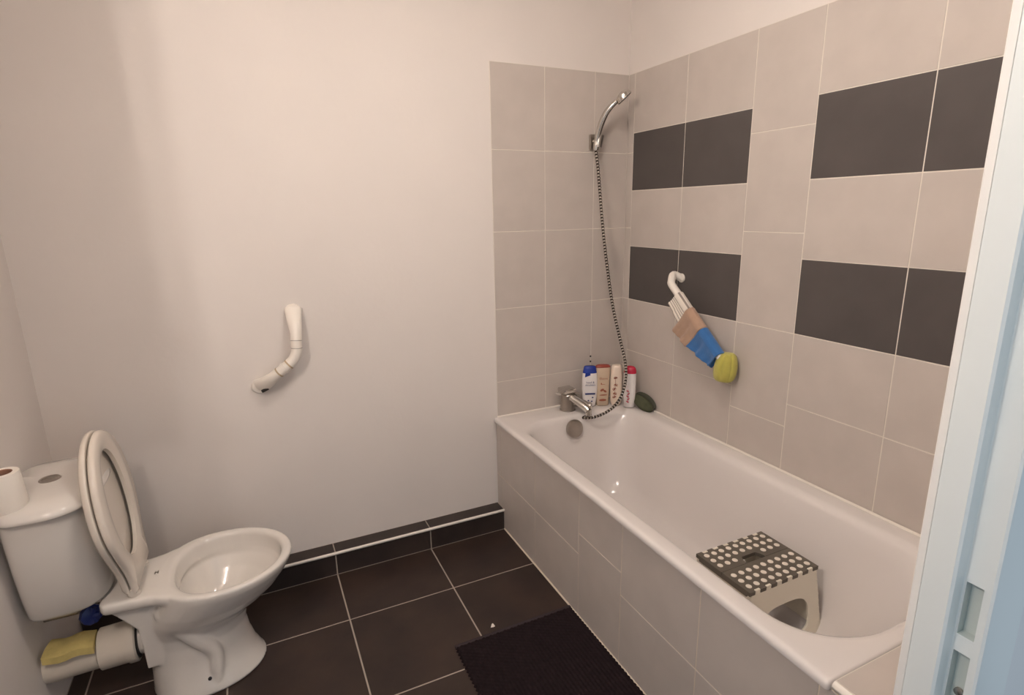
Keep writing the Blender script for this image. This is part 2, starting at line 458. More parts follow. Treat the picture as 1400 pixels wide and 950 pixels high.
mk('spray_face', mb, parent=hd, label='dark grey spray face')
hz = [px(814, 204, 1, -.045), px(817, 225, 1, -.055), px(820, 262, 1, -.07), px(824, 310, 1, -.09), px(830, 365, 1, -.11), px(838, 420, 1, -.135), px(848, 465, 1, -.165),
      px(855, 497, 1, -.20), px(855, 522, 1, -.225), px(849, 542, 1, -.235), px(839, 556, 1, -.225), px(826, 565, 1, -.21), px(811, 570.5, 1, -.185), px(798, 571, 1, -.155), c+Vector((.062, -.075, -.020))]
raw = spline(hz, 24)
# resample evenly and alternate ridge / groove
L = [0]
for i in range(1, len(raw)): L.append(L[-1]+(raw[i]-raw[i-1]).length)
step = .0034; k = 0; pts = []; s_ = 0
while s_ < L[-1]:
    while L[k+1] < s_: k += 1
    t = (s_-L[k])/(L[k+1]-L[k]); pts.append(raw[k].lerp(raw[k+1], t)); s_ += step
mb = MB('chrome', 'hose_dark')
mb.sweep(pts, [.0078 if (i//2) % 2 == 0 else .0062 for i in range(len(pts))], 8, mis=[0 if (i//2) % 2 == 0 else 1 for i in range(len(pts)-1)])
mk('hose', mb, parent=hs, label='ribbed chrome hose')

# drilled screws in the back wall
for z, nm in ((.757, 'upper'), (.731, 'lower')):
    mb = MB('black'); mb.lathe((-.182, .001, z), (0, -1, 0), [(0, .0045), (.003, .0045), (.005, .002)], 12)
    mk('wall_plug', mb, label=nm+' of the two small dark plugs in the back wall above the blue capped bottle', cat='wall plug')

# ------------------------------------------------------------------ bottles
RZ = .5345
def oval(cx, cy, hx, hy, z, ang, n=28, e=2.4):
    ca, sa = math.cos(ang), math.sin(ang); out = []
    for j in range(n):
        a = 2*PI*j/n; x = abs(math.cos(a))**(2/e)*math.copysign(hx, math.cos(a)); y_ = abs(math.sin(a))**(2/e)*math.copysign(hy, math.sin(a))
        out.append((cx+x*ca-y_*sa, cy+x*sa+y_*ca, z))
    return out
def bottle(name, cx, cy, ang, prof, mats, mis, label, cat, part_split, caplabel, e=2.4, lean=0.0):
    """prof: list of (z, hx, hy); part_split index where cap begins."""
    t = thing(name, (cx, cy, RZ), label, cat, 'toiletry bottles in the corner of the bath rim')
    prof = [(z, hx*1.1, hy*1.05) for z, hx, hy in prof]
    mb = MB(mats[0]); mb.loft([oval(cx, cy, hx, hy, RZ+z, ang, e=e) for z, hx, hy in prof[:part_split]], 0, True, True)
    mk('bottle_body', mb, parent=t, smooth=50)
    mb = MB(mats[1]); mb.loft([oval(cx, cy, hx, hy, RZ+z, ang, e=e) for z, hx, hy in prof[part_split:]], 0, True, True)
    mk('cap', mb, parent=t, smooth=50, label=caplabel)
    return t
def fdir(ang): return Vector((math.cos(ang), math.sin(ang), 0)), Vector((math.sin(ang), -math.cos(ang), 0))

a1 = -.42
b1x, b1y = -.231, -.072
b1 = bottle('shampoo_bottle', b1x, b1y, a1, [(0, .022, .014), (.004, .026, .017), (.04, .031, .019), (.09, .034, .020), (.135, .0335, .020), (.165, .0305, .019), (.1652, .029, .018), (.150, .010, .010)][:6] +
            [(.1655, .0303, .0188), (.188, .0265, .0165), (.196, .024, .015), (.198, .020, .012)], ['bottle_white', 'cap_blue'], None,
            'white shampoo bottle with slanted blue cap, leftmost of the bottles on the bath rim', 'bottle', 6, 'blue slanted cap')
X, N = fdir(a1); f1 = Vector((b1x, b1y, RZ))+N*.0205
mb = MB('ink_blue', 'cap_blue')
textmesh(mb, 'head &', .014, f1+Vector((0, 0, .118)), X, (0, 0, 1), 0, .002); textmesh(mb, 'shoulders', .012, f1+Vector((0, 0, .106)), X, (0, 0, 1), 0, .002)
mk('lettering', mb, parent=b1, smooth=0, fix=False, label='dark blue lettering')
o = f1+N*.0016
mb = MB('ink_blue')
mb.quad([o-X*.024+Vector((0, 0, .062)), o+X*.024+Vector((0, 0, .062)), o+X*.024+Vector((0, 0, .070)), o-X*.024+Vector((0, 0, .070))], 0)
for (dx, z) in ((-.008, .03), (.008, .026), (.012, .045)):
    mb.quad([o+X*(dx-.004)+Vector((0, 0, z)), o+X*(dx+.004)+Vector((0, 0, z)), o+X*(dx+.003)+Vector((0, 0, z+.006)), o+X*(dx-.003)+Vector((0, 0, z+.006))], 0)
mk('label_stripe', mb, parent=b1, smooth=0, fix=False, label='dark blue stripe and marks')
mb = MB('ink_blue', 'cap_blue')
# slanted lower part of the cap colour on the shoulder
mb.quad([o-X*.026+Vector((0, 0, .148)), o-X*.0+Vector((0, 0, .157)), o+X*.0+Vector((0, 0, .168)), o-X*.024+Vector((0, 0, .168))], 1)
mk('cap_slant', mb, parent=b1, smooth=0, fix=False, label='blue slanted edge under the cap')

a2 = -.35; b2x, b2y = -.170, -.090
b2 = bottle('conditioner_bottle', b2x, b2y, a2, [(0, .024, .014), (.003, .027, .017), (.06, .0285, .018), (.12, .0295, .018), (.170, .031, .016), (.188, .032, .014)] +
            [(.1885, .033, .0145), (.192, .033, .0145), (.199, .028, .012), (.2015, .018, .008)], ['bottle_amber', 'cap_brown'], None,
            'translucent beige bottle with flat red-brown top between the blue capped bottle and the cream one', 'bottle', 6, 'flat red-brown top', e=3)
X, N = fdir(a2); f2 = Vector((b2x, b2y, RZ))+N*.0172
mb = MB('ink_brown')
textmesh(mb, 'Elseve', .016, f2+Vector((0, 0, .132)), X, (0, 0, 1), 0, .0025)
o = f2+N*.0022
def blob(mb, o, X, cx, cz, rx, rz, mi=0, n=12, tilt=0):
    pts = []
    for j in range(n):
        a = 2*PI*j/n; u, v = rx*math.cos(a), rz*math.sin(a); u, v = u*math.cos(tilt)-v*math.sin(tilt), u*math.sin(tilt)+v*math.cos(tilt)
        pts.append(o+X*(cx+u)+Vector((0, 0, cz+v)))
    mb.face([mb.bm.verts.new(p) for p in pts], mi)
blob(mb, o, X, -.006, .080, .010, .006, tilt=.5); blob(mb, o, X, .008, .074, .009, .005, tilt=-.6); blob(mb, o, X, -.002, .108, .012, .0012)
blob(mb, o, X, 0, .055, .019, .003); blob(mb, o, X, -.002, .030, .018, .006); blob(mb, o, X, -.01, .112, .003, .004)
mk('lettering', mb, parent=b2, smooth=0, fix=False, label='brown lettering')

a3 = -.55; b3x, b3y = -.114, -.122
b3 = bottle('conditioner_bottle', b3x, b3y, a3, [(0, .014, .012), (.004, .018, .015), (.02, .0235, .018), (.08, .0255, .019), (.14, .0255, .019), (.160, .0235, .018)] +
            [(.1605, .0240, .0185), (.180, .0225, .017), (.196, .0200, .015), (.200, .015, .011)], ['bottle_cream', 'bottle_cream'], None,
            'rounded cream bottle with brown swirling print, beside the bottle with the red cap', 'bottle', 6, 'plain cream cap')
X, N = fdir(a3); f3 = Vector((b3x, b3y, RZ))+N*.0213
mb = MB('ink_brown')
for (x0, z, t) in ((-.008, .045, .5), (-.006, .062, -.4), (-.009, .085, .9), (-.002, .105, -.6), (-.004, .140, .2)):
    blob(mb, f3, X, x0, z, .009, .0028, tilt=t)
    pts = [f3+X*(x0+.008*math.cos(q*.5))+Vector((0, 0, z+.006*math.sin(q*.5))) for q in range(9)]
    mb.sweep(pts, .0011, 5)
mb.sweep([f3+X*-.007+Vector((0, 0, .040)), f3+X*-.004+Vector((0, 0, .145))], .0008, 5)
mk('print', mb, parent=b3, smooth=0, fix=False, label='brown swirling print')

a4 = -.75; b4x, b4y = -.072, -.172
b4 = bottle('shampoo_bottle', b4x, b4y, a4, [(0, .020, .014), (.003, .023, .017), (.06, .026, .019), (.13, .027, .019), (.155, .0265, .019), (.1665, .0262, .0188)] +
            [(.167, .0265, .019), (.180, .026, .0185), (.192, .022, .016), (.199, .015, .010), (.201, .006, .004)], ['bottle_white', 'cap_red'], None,
            'white bottle with rounded red cap standing in the wall corner behind the hose', 'bottle', 6, 'rounded red cap')
X, N = fdir(a4); f4 = Vector((b4x, b4y, RZ))+N*.0208
mb = MB('ink_pink')
for q in range(5):
    blob(mb, f4, X, -.006+.004*(q % 2), .030+q*.013, .008, .0026, tilt=.7 if q % 2 else -.5)
mb.sweep([f4+X*-.004+Vector((0, 0, .025)), f4+X*-.004+Vector((0, 0, .090))], .0008, 5)
mk('print', mb, parent=b4, smooth=0, fix=False, label='pink print')

# olive scrub pad leaning on the right wall
pc = thing('scrub_sponge', (-.04, -.235, RZ), 'dark olive green oval sponge lying on the bath rim against the right wall', 'sponge')
mb = MB('green')
def pad(mb, c0, axl, axn, rl, rw, th, mi=0, n=28):
    axl = Vector(axl).normalized(); axn = Vector(axn).normalized(); axw = axn.cross(axl).normalized()
    prof = [(-th/2, .80), (-th/2*.7, .93), (-th*.2, 1), (th*.2, 1), (th/2*.7, .93), (th/2, .80), (th/2*1.05, .4)]
    mb.loft([[Vector(c0)+axn*h+axl*rl*k*math.cos(2*PI*j/n)+axw*rw*k*math.sin(2*PI*j/n) for j in range(n)] for h, k in prof], mi, True, True)
pad(mb, (-.038, -.230, RZ+.028), (.10, -1, -.30), (-1, -.1, .5), .062, .027, .030)
mk('pad', mb, parent=pc, smooth=60)
mb = MB('green2')
pad(mb, (-.0205, -.229, RZ+.037), (.10, -1, -.30), (-1, -.1, .5), .066, .030, .008)
mk('backing', mb, parent=pc, smooth=60, label='darker backing')

# ------------------------------------------------------------------ grab bar on the right wall
g2 = thing('grab_bar', (0, -.52, 1.0), 'white angled grab bar on the right wall, draped with cloths', 'grab bar')
w1 = Vector((0, -.405, 1.165)); w2 = Vector((0, -.682, .862))
q1 = px(918.5, 389, 0, -.066); q2 = px(981, 484, 0, -.066)
pth = spline([w1+Vector((-.002, 0, 0)), w1+Vector((-.035, .012, .014)), q1+Vector((.006, .010, .012)), q1, q1.lerp(q2, .15), q1.lerp(q2, .5), q1.lerp(q2, .85), q2, q2+Vector((.006, -.015, -.014)), w2+Vector((-.03, 0, -.002)), w2+Vector((-.004, 0, 0))], 6)
mb = MB('white_plastic'); mb.sweep(pth, .0155, 18); mk('bar', mb, parent=g2)
mb = MB('white_plastic'); mb.lathe(w1, (-1, 0, 0), [(0, .019), (.004, .019), (.008, .016)], 24); mk('wall_flange', mb, parent=g2)
mb = MB('white_plastic'); mb.lathe(w2, (-1, 0, 0), [(0, .034), (.006, .034), (.014, .022)], 24); mk('wall_flange', mb, parent=g2)

bd = (q2-q1).normalized()                      # along bar
dn = Vector((0, -bd.z, bd.y)); dn = dn if dn.z < 0 else -dn    # perpendicular, hanging down
def over_bar(p0, p1, drop_front, drop_back, mats, rib=0, thick=.0016, lean0=0, lean1=0, wav=.002, rr=.019, flare=0.0, nx=28, front_len=None, seed=0):
    """a cloth folded over the bar between p0 and p1; returns MB"""
    mb = MB(*mats); rnd = random.Random(seed)
    ph = rnd.random()*6
    prof = []
    for k in range(8): prof.append(('b', 1-k/8))
    for k in range(9): prof.append(('a', k/8))
    NF = 12 if not rib else rib*6
    for k in range(1, NF+1): prof.append(('f', k/NF))
    def pt(s, kind, t):
        base = p0.lerp(p1, s); rc = rr
        w = wav*math.sin(s*11+ph)+wav*.6*math.sin(s*23+ph*2)
        if kind == 'a':
            a = PI*t; off = Vector((math.cos(a), 0, 0))*rc - dn*math.sin(a)*rc
        elif kind == 'b':
            off = Vector((rc-t*.006, 0, 0))+dn*(drop_back*t)+Vector((w*t, 0, 0))
        else:
            D = drop_front*(1+(lean1*s+lean0*(1-s)))
            off = Vector((-rc+.006*math.sin(PI*t*.9)-w*t*1.2-(.0022*math.sin(t*2*PI*rib) if rib else 0), 0, 0))+dn*(D*t)+bd*(flare*(s-.5)*t)
        return base+off
    grid = [[pt(i/nx, k, t) for i in range(nx+1)] for k, t in prof]
    Rr = [[mb.bm.verts.new(p) for p in r] for r in grid]
    for i in range(len(Rr)-1):
        for j in range(nx):
            mi = 0
            if rib and i >= 17 and (i-17) % 6 == 4: mi = 1
            if rib and 9 <= i < 17 and i % 4 == 1: mi = 1
            mb.face([Rr[i][j], Rr[i][j+1], Rr[i+1][j+1], Rr[i+1][j]], mi)
    return mb
def finish_cloth(o, th):
    md = o.modifiers.new('thick', 'SOLIDIFY'); md.thickness = th; md.offset = 0
    md = o.modifiers.new('sub', 'SUBSURF'); md.levels = 1; md.render_levels = 1
P = lambda u, v: px(u, v, 0, -.066)
s0 = P(923, 402); s1 = P(943, 421); s2 = P(958, 446); s3 = P(979, 480)
def onbar(p): return q1+bd*((p-q1).dot(bd))
s0, s1, s2, s3 = map(onbar, (P(927, 404), P(944, 422), P(962, 450), P(985, 486)))
mb = over_bar(s0, s1, .062, .045, ['mitt', 'mitt_groove'], rib=5, nx=24, wav=.001, flare=.012, lean0=-.1, lean1=.15, seed=1)
o = mk('wash_mitt', mb, smooth=60, fix=False, label='white ribbed knit mitt, topmost of the cloths on the right grab bar', cat='washcloth', group='cloths hung over the right grab bar'); finish_cloth(o, .004)
mb = over_bar(s1+bd*.001, s2, .108, .07, ['tan_cloth'], nx=24, wav=.003, lean0=.05, lean1=-.05, rr=.0215, seed=2)
o = mk('washcloth', mb, smooth=60, fix=False, label='tan washcloth hung between the white mitt and the blue cloth on the grab bar', cat='washcloth', group='cloths hung over the right grab bar'); finish_cloth(o, .005)
mb = over_bar(s2+bd*.001, s3, .075, .08, ['blue_cloth'], nx=28, wav=.004, lean0=.25, lean1=-.25, rr=.022, seed=3)
o = mk('washcloth', mb, smooth=60, fix=False, label='bright blue washcloth hung above the yellow cloth on the grab bar', cat='washcloth', group='cloths hung over the right grab bar'); finish_cloth(o, .005)
# yellow pouch-like cloth over the lower end
yc = px(991.5, 502, 0, -.045)
mb = MB('yellow_cloth'); rings = []
nU, nV = 112, 28
for i in range(nV+1):
    t = i/nV; phi = PI*t; r = math.sin(phi)**.5 if 0 < t < 1 else .02; h = -math.cos(phi)
    ring = []
    for j in range(nU):
        a = 2*PI*j/nU; pl = 1+.05*math.sin(a*3+h*1.3)-.20*(1-abs(math.sin(a*3.5+.35*h+.5)))**3*(.55+.45*h)
        # axis of the pouch along the vertical (gathered at the top)
        wy = .045*(1-.12*h)
        yy = math.cos(a)*r*wy*pl; xx = math.sin(a)*r*.040*pl
        ring.append((yc.x+xx, yc.y+yy-.006*h, yc.z+h*.058))
    rings.append(ring)
mb.loft(rings, 0, True, True)
for v in mb.bm.verts: v.co.x = min(v.co.x, -.002)
o = mk('washcloth', mb, smooth=70, label='yellow-green gathered cloth bunched round the lower end of the right grab bar', cat='washcloth', group='cloths hung over the right grab bar')

# ------------------------------------------------------------------ grab bar on the back wall
g1 = thing('grab_bar', (-1.5, 0, 1.0), 'white angled grab bar on the plain back wall above the toilet', 'grab bar')
Q = lambda u, v, y: px(u, v, 1, y)
path = [Q(401, 421, -.006), Q(401.5, 432, -.024), Q(403, 444, -.046), Q(404.5, 455, -.060), Q(405, 468, -.068), Q(405.5, 480, -.070), Q(402, 490, -.070), Q(395, 498, -.070), Q(384, 507, -.068), Q(374, 515.5, -.058), Q(364, 523, -.036), Q(354, 528, -.008)]
rad = [(.030, .012), (.028, .015), (.024, .018), (.020, .0195), (.0195, .0195), (.0195, .0195), (.0195, .0195), (.0195, .0195), (.0195, .0195), (.021, .019), (.026, .017), (.029, .012)]
pts = spline(path, 5); rads = []
for i in range(len(rad)-1):
    for k in range(5): rads.append(tuple(rad[i][q]*(1-k/5)+rad[i+1][q]*k/5 for q in (0, 1)))
rads.append(rad[-1])
mb = MB('white_plastic'); mb.sweep(pts, rads, 20, ref=(1, 0, 0)); mk('bar', mb, parent=g1, smooth=60)
def ring_on(i, r, mi, name, lab=None, w=.003):
    a, b = pts[i-1], pts[i+1]; ctr = pts[i]; d = (b-a).normalized()
    mb = MB(mi); mb.lathe(ctr-d*w/2, d, [(0, r-.002), (.0005, r), (w-.0005, r), (w, r-.002)], 24); mk(name, mb, parent=g1, label=lab)
ring_on(19, .0202, 'chrome_dull', 'joint_ring'); ring_on(23, .0202, 'chrome_dull', 'joint_ring')
ring_on(35, .0206, 'band', 'joint_ring', 'tan joint ring', .006); ring_on(41, .0206, 'band', 'joint_ring', 'tan joint ring', .006)
ring_on(38, .0215, 'white_plastic', 'joint_ring', None, .010)
for cc, nm in ((Q(400.5, 425, 0), (.032, .028)), (Q(357, 527, 0), (.036, .030))):
    mb = MB('white_plastic'); n = 28
    mb.loft([[Vector((cc.x+math.cos(2*PI*j/n)*nm[0]*k, y_, cc.z+math.sin(2*PI*j/n)*nm[1]*k)) for j in range(n)] for y_, k in ((.004, .95), (-.006, .95), (-.011, .85))], 0, True, True)
    mk('wall_pad', mb, parent=g1)
a = Q(362.5, 533, -.035)
mb = MB('black'); dd = (Q(367, 530.5, -.04)-Q(358, 535, -.032)).normalized()
mb.sweep([a-dd*.013, a+dd*.013], [(.006, .0035)]*2, 8, ref=(0, 0, 1)); mk('release_tab', mb, parent=g1, label='small black tab')

# ------------------------------------------------------------------ toilet
CY = -.383
def egg(xf, xb, hw, z, n=56, cyy=CY, back=2.3, mid=.55):
    """closed egg outline: rounder back, elliptical front."""
    L_ = xf-xb; xm = xb+L_*(1-mid); out = []
    for j in range(n):
        a = 2*PI*j/n; ca, sa = math.cos(a), math.sin(a)
        if ca >= 0: x = xm+(xf-xm)*ca; y_ = hw*sa
        else:
            x = xm-(xm-xb)*abs(ca)**(2/back); y_ = hw*math.copysign(abs(sa)**(2/back), sa)
        out.append((x, cyy+y_, z))
    return out
wc = thing('toilet', (-1.95, CY, 0), 'white close-coupled toilet with seat and lid raised, against the left wall', 'toilet')
mb = MB('porcelain')
ZR = .378
rings = [egg(-1.735, -2.060, .135, .000), egg(-1.731, -2.064, .139, .006), egg(-1.740, -2.062, .136, .020), egg(-1.758, -2.060, .122, .060), egg(-1.772, -2.058, .108, .110),
         egg(-1.779, -2.055, .100, .160), egg(-1.772, -2.055, .102, .195), egg(-1.742, -2.052, .118, .225), egg(-1.700, -2.045, .142, .255), egg(-1.662, -2.035, .162, .290),
         egg(-1.636, -2.020, .177, .325), egg(-1.620, -2.010, .187, .352), egg(-1.615, -2.005, .190, .368), egg(-1.618, -2.003, .188, .376), egg(-1.626, -1.998, .181, ZR), egg(-1.640, -1.972, .168, ZR-.002),
         egg(-1.648, -1.958, .160, .368), egg(-1.652, -1.952, .156, .340), egg(-1.656, -1.948, .152, .322),
         egg(-1.660, -1.952, .151, .316), egg(-1.666, -1.955, .149, .306),
         egg(-1.702, -1.935, .124, .270), egg(-1.755, -1.912, .088, .228), egg(-1.795, -1.892, .055, .200), egg(-1.82, -1.870, .028, .190)]
mb.loft(rings, 0, True, True)
# rear deck under the hinges and cistern
def deck(z, ins, n=8):
    pts = []
    prof = [(-1.966, .140), (-1.985, .130), (-2.00, .122), (-2.03, .114), (-2.10, .108), (-2.128, .104), (-2.138, .09)]
    right = [(x, CY-(w-ins)) for x, w in prof]; left = [(x, CY+(w-ins)) for x, w in reversed(prof)]
    return [(x, y_, z) for x, y_ in right+left]
mb.loft([deck(.340, .012), deck(.346, .004), deck(.356, 0), deck(.368, 0), deck(.375, .003), deck(ZR-.0005, .010)], 0, True, True)
# web below the deck, rear column, outlet spigot, trap bulges
mb.loft([[(x, CY+w_*k, z) for x, z in ((-1.975, .12), (-2.055, .12), (-2.06, .26), (-2.10, .315), (-2.125, .345), (-2.125, .352), (-1.975, .352))] for w_, k in ((.085, -1), (.085, 1))], 0, True, True)
mb.sweep([(-1.98, CY, .178), (-2.085, CY, .182)], .052, 28)
for sg in (-1, 1):
    mb.sweep(spline([(-2.00, CY+sg*.086, .315), (-1.968, CY+sg*.095, .255), (-1.918, CY+sg*.096, .185), (-1.876, CY+sg*.094, .130), (-1.874, CY+sg*.102, .070), (-1.876, CY+sg*.108, .020)], 4), [.016]+[.024]*16+[.022]*3+[.016], 14)
# carrying grip under the near rim
o = mk('bowl', mb, parent=wc, smooth=60)
md = o.modifiers.new('fuse', 'REMESH'); md.mode = 'VOXEL'; md.voxel_size = .0042; md.use_smooth_shade = True
md = o.modifiers.new('soft', 'SMOOTH'); md.factor = .5; md.iterations = 5
bowl = o
mb = MB('black'); mb.lathe((-1.895, -.506, .052), (0, -1, .35), [(-.010, .0055), (.0035, .0055), (.004, .004)], 14); mk('bolt_hole', mb, parent=bowl, label='small dark fixing hole in the foot')
mb = MB('chrome_dull')
mb.box((-2.012, CY+.004, ZR-.0002), (-2.009, CY+.020, ZR+.0006)); mb.box((-2.004, CY+.004, ZR-.0002), (-2.001, CY+.020, ZR+.0006)); mb.box((-2.012, CY+.010, ZR-.0002), (-2.001, CY+.013, ZR+.0006))
mk('maker_mark', mb, parent=bowl, label='tiny grey printed mark')
# cistern
def dsh(hy, xf, z, n=48, xb=-2.305, cyy=CY):
    out = []; xm = (xb+xf)/2-.0; hx = (xf-xb)/2
    for j in range(n):
        a = 2*PI*j/n; ca, sa = math.cos(a), math.sin(a)
        e = 2.2 if ca > 0 else 5
        x = xm+hx*math.copysign(abs(ca)**(2/e), ca); y_ = hy*math.copysign(abs(sa)**(2/(2.6 if ca > 0 else 3.2)), sa)
        out.append((x, cyy+y_, z))
    return out
mb = MB('porcelain')
mb.loft([dsh(.098, -2.130, .379), dsh(.110, -2.118, .384), dsh(.116, -2.112, .394), dsh(.135, -2.106, .45), dsh(.156, -2.100, .55), dsh(.169, -2.098, .65), dsh(.173, -2.097, .701)], 0, True, True)
mk('cistern', mb, parent=wc, smooth=60)
mb = MB('porcelain')
mb.loft([dsh(.177, -2.093, .7045), dsh(.187, -2.084, .7055), dsh(.190, -2.081, .710), dsh(.189, -2.082, .717), dsh(.182, -2.090, .727), dsh(.168, -2.108, .737), dsh(.13, -2.135, .7435), dsh(.07, -2.17, .746, xb=-2.24)], 0, True, True)
lidc = mk('cistern_lid', mb, parent=wc, smooth=70)
mb = MB('chrome_dull'); mb.lathe((-2.208, CY, .742), (0, 0, 1), [(0, .026), (.005, .026), (.007, .023), (.005, .020), (.006, .018), (.007, .002)], 28)
mb.box((-2.226, CY-.001, .7485), (-2.190, CY+.001, .7495))
mk('flush_button', mb, parent=wc, label='round chrome dual flush button')
# seat and lid, raised
def seatshape(t, hwmax, Lh, t0=.245, hb=.105, n=64):
    """outline in (w, t): t up the raised seat"""
    pts = []
    m_ = n//2
    for j in range(m_+1):
        a = PI*j/m_; pts.append((hwmax*math.cos(a), t0+(Lh-t0)*math.sin(a)))
    for j in range(1, 13):
        s = j/13; w = -hwmax+(hwmax-hb)*(1-math.cos(PI*s))/2; pts.append((w, t0*(1-s)))
    for j in range(9): pts.append((-hb+2*hb*j/8, 0))
    for j in range(1, 13):
        s = 1-j/13; w = hwmax-(hwmax-hb)*(1-math.cos(PI*s))/2; pts.append((w, t0*(1-s)))
    return pts
HB = Vector((-2.052, CY, .398)); tilt = math.radians(5.5)
UU = Vector((-math.sin(tilt), 0, math.cos(tilt))); NN = Vector((math.cos(tilt), 0, math.sin(tilt)))
def place(w, t, d): return HB+Vector((0, 1, 0))*w+UU*t+NN*d
def shrink(pts, k, c=(0, .23)): return [(c[0]+(w-c[0])*k, c[1]+(t-c[1])*k) for w, t in pts]
outer = seatshape(0, .186, .462)
def inner_pts(k=1):
    out = []
    for (w, t) in outer:
        a = math.atan2((t-.235)/.46, w/.37)
        ti = .245+ (.162 if math.sin(a) > 0 else .170)*math.sin(a)*k; wi = .112*math.cos(a)*k
        out.append((wi, ti))
    return out
mb = MB('seat')
lv = [(outer, 0.004, .985), (outer, .0, .955), (outer, .0, 1)]
rg = []
rg.append([place(w, t, .000) for w, t in shrink(outer, .975)])
rg.append([place(w, t, .005) for w, t in outer])
rg.append([place(w, t, .014) for w, t in shrink(outer, .998)])
rg.append([place(w, t, .019) for w, t in shrink(outer, .97)])
rg.append([place(w, t, .019) for w, t in inner_pts(1.12)])
rg.append([place(w, t, .014) for w, t in inner_pts(1.0)])
rg.append([place(w, t, .004) for w, t in inner_pts(.99)])
rg.append([place(w, t, .000) for w, t in inner_pts(1.06)])
R_ = mb.loft(rg, 0); n = len(outer)
for j in range(n): mb.face([R_[-1][j], R_[-1][(j+1) % n], R_[0][(j+1) % n], R_[0][j]])
mk('seat_ring', mb, parent=wc, smooth=50)
mb = MB('seat')
lo = seatshape(0, .188, .466)
mb.loft([[place(w, t, d) for w, t in shrink(lo, k)] for d, k in ((-.006, .25), (-.006, .6), (-.005, .88), (-.0035, .97), (-.0045, .995), (-.0075, 1.0), (-.015, .992), (-.022, .95), (-.026, .85), (-.027, .5))], 0, True, True)
mk('seat_lid', mb, parent=wc, smooth=60)
for sg in (-1, 1):
    mb = MB('seat')
    mb.lathe((-2.052, CY+sg*.080, ZR-.004), (0, 0, 1), [(0, .017), (.010, .017), (.013, .013)], 18)
    mb.cyl((-2.052, CY+sg*.065, .396), (-2.052, CY+sg*.103, .396), .0105, 16)
    mk('hinge', mb, parent=wc)

# ------------------------------------------------------------------ waste pipe behind the toilet
wp = thing('waste_pipe', (-2.2, CY, .18), 'white plastic waste pipe running from the toilet foot into the left wall', 'pipe')
mb = MB('pvc'); mb.sweep([(XL, CY-.002, .172), (-2.165, CY-.002, .176)], .052, 32); mk('pipe', mb, parent=wp)
mb = MB('pvc'); mb.lathe((-2.18, CY-.002, .176), (1, 0, .02), [(0, .054), (.004, .061), (.070, .062), (.076, .066), (.096, .066), (.100, .060), (.098, .054)], 36); mk('collar', mb, parent=wp)
mb = MB('black'); mb.lathe((-2.084, CY-.002, .180), (1, 0, .02), [(0, .054), (.006, .058), (.009, .053)], 32); mk('rubber_gasket', mb, parent=wp, label='dark rubber gasket')
# yellow sponge lying on the pipe
mb = MB('yellow_sponge')
t = bmesh.new(); bmesh.ops.create_cube(t, size=1)
bmesh.ops.subdivide_edges(t, edges=t.edges, cuts=6, use_grid_fill=True)
for v in t.verts:
    x, y_, z = v.co
    v.co = Vector((-2.238+x*.115*(1-.1*y_), CY-.026+y_*.085, .233+z*.022-.10*(y_*.5+.02)**2*(1)+.004*math.sin(x*9)))
mb.merge(t); o = mk('sponge_cloth', mb, smooth=60, label='yellow sponge cloth lying on the waste pipe behind the toilet', cat='sponge')
# blue stop valve with braided hose under the cistern
bv = thing('stop_valve', (-2.24, CY+.04, .26), 'blue handled water stop valve under the cistern', 'valve')
mb = MB('blue_plastic'); vc = Vector((-2.192, CY+.012, .296))
mb.lathe(vc, (.6, -.8, .1), [(0, .012), (.004, .030), (.018, .030), (.022, .020), (.024, .004)], 10)
for q in range(5):
    a = 2*PI*q/5; mb.sweep([vc+Vector((.008, -.012, 0)), vc+Vector((.012+.016*math.cos(a), -.012, .026*math.sin(a)))], [.010, .007], 8)
mk('valve_handle', mb, parent=bv, label='blue plastic handle')
mb = MB('chrome_dull'); mb.cyl(vc, vc+Vector((-.03, .035, -.004)), .010, 14); mb.cyl((XL, vc.y+.035, vc.z-.004), (-2.215, vc.y+.035, vc.z-.004), .009, 14)
mb.sweep(spline([vc+Vector((-.03, .035, 0)), vc+Vector((-.028, .036, .03)), vc+Vector((-.028, .034, .085))]), .006, 10)
mk('valve_body', mb, parent=bv)

# toilet roll on the cistern lid
mb = MB('paper', 'card')
rc_ = Vector((-2.262, -.512, .736))
n = 36
def ringr(r, z): return [(rc_.x+r*math.cos(2*PI*j/n), rc_.y+r*math.sin(2*PI*j/n), rc_.z+z) for j in range(n)]
mb.loft([ringr(.021, .001), ringr(.040, 0), ringr(.041, .003), ringr(.037, .094), ringr(.036, .097), ringr(.023, .097), ringr(.021, .095), ringr(.021, .001)], mis=[0, 0, 0, 0, 0, 1, 1])
rollobj = mk('toilet_roll', mb, smooth=40, label='white toilet roll standing on the cistern lid at the left edge', cat='toilet roll')

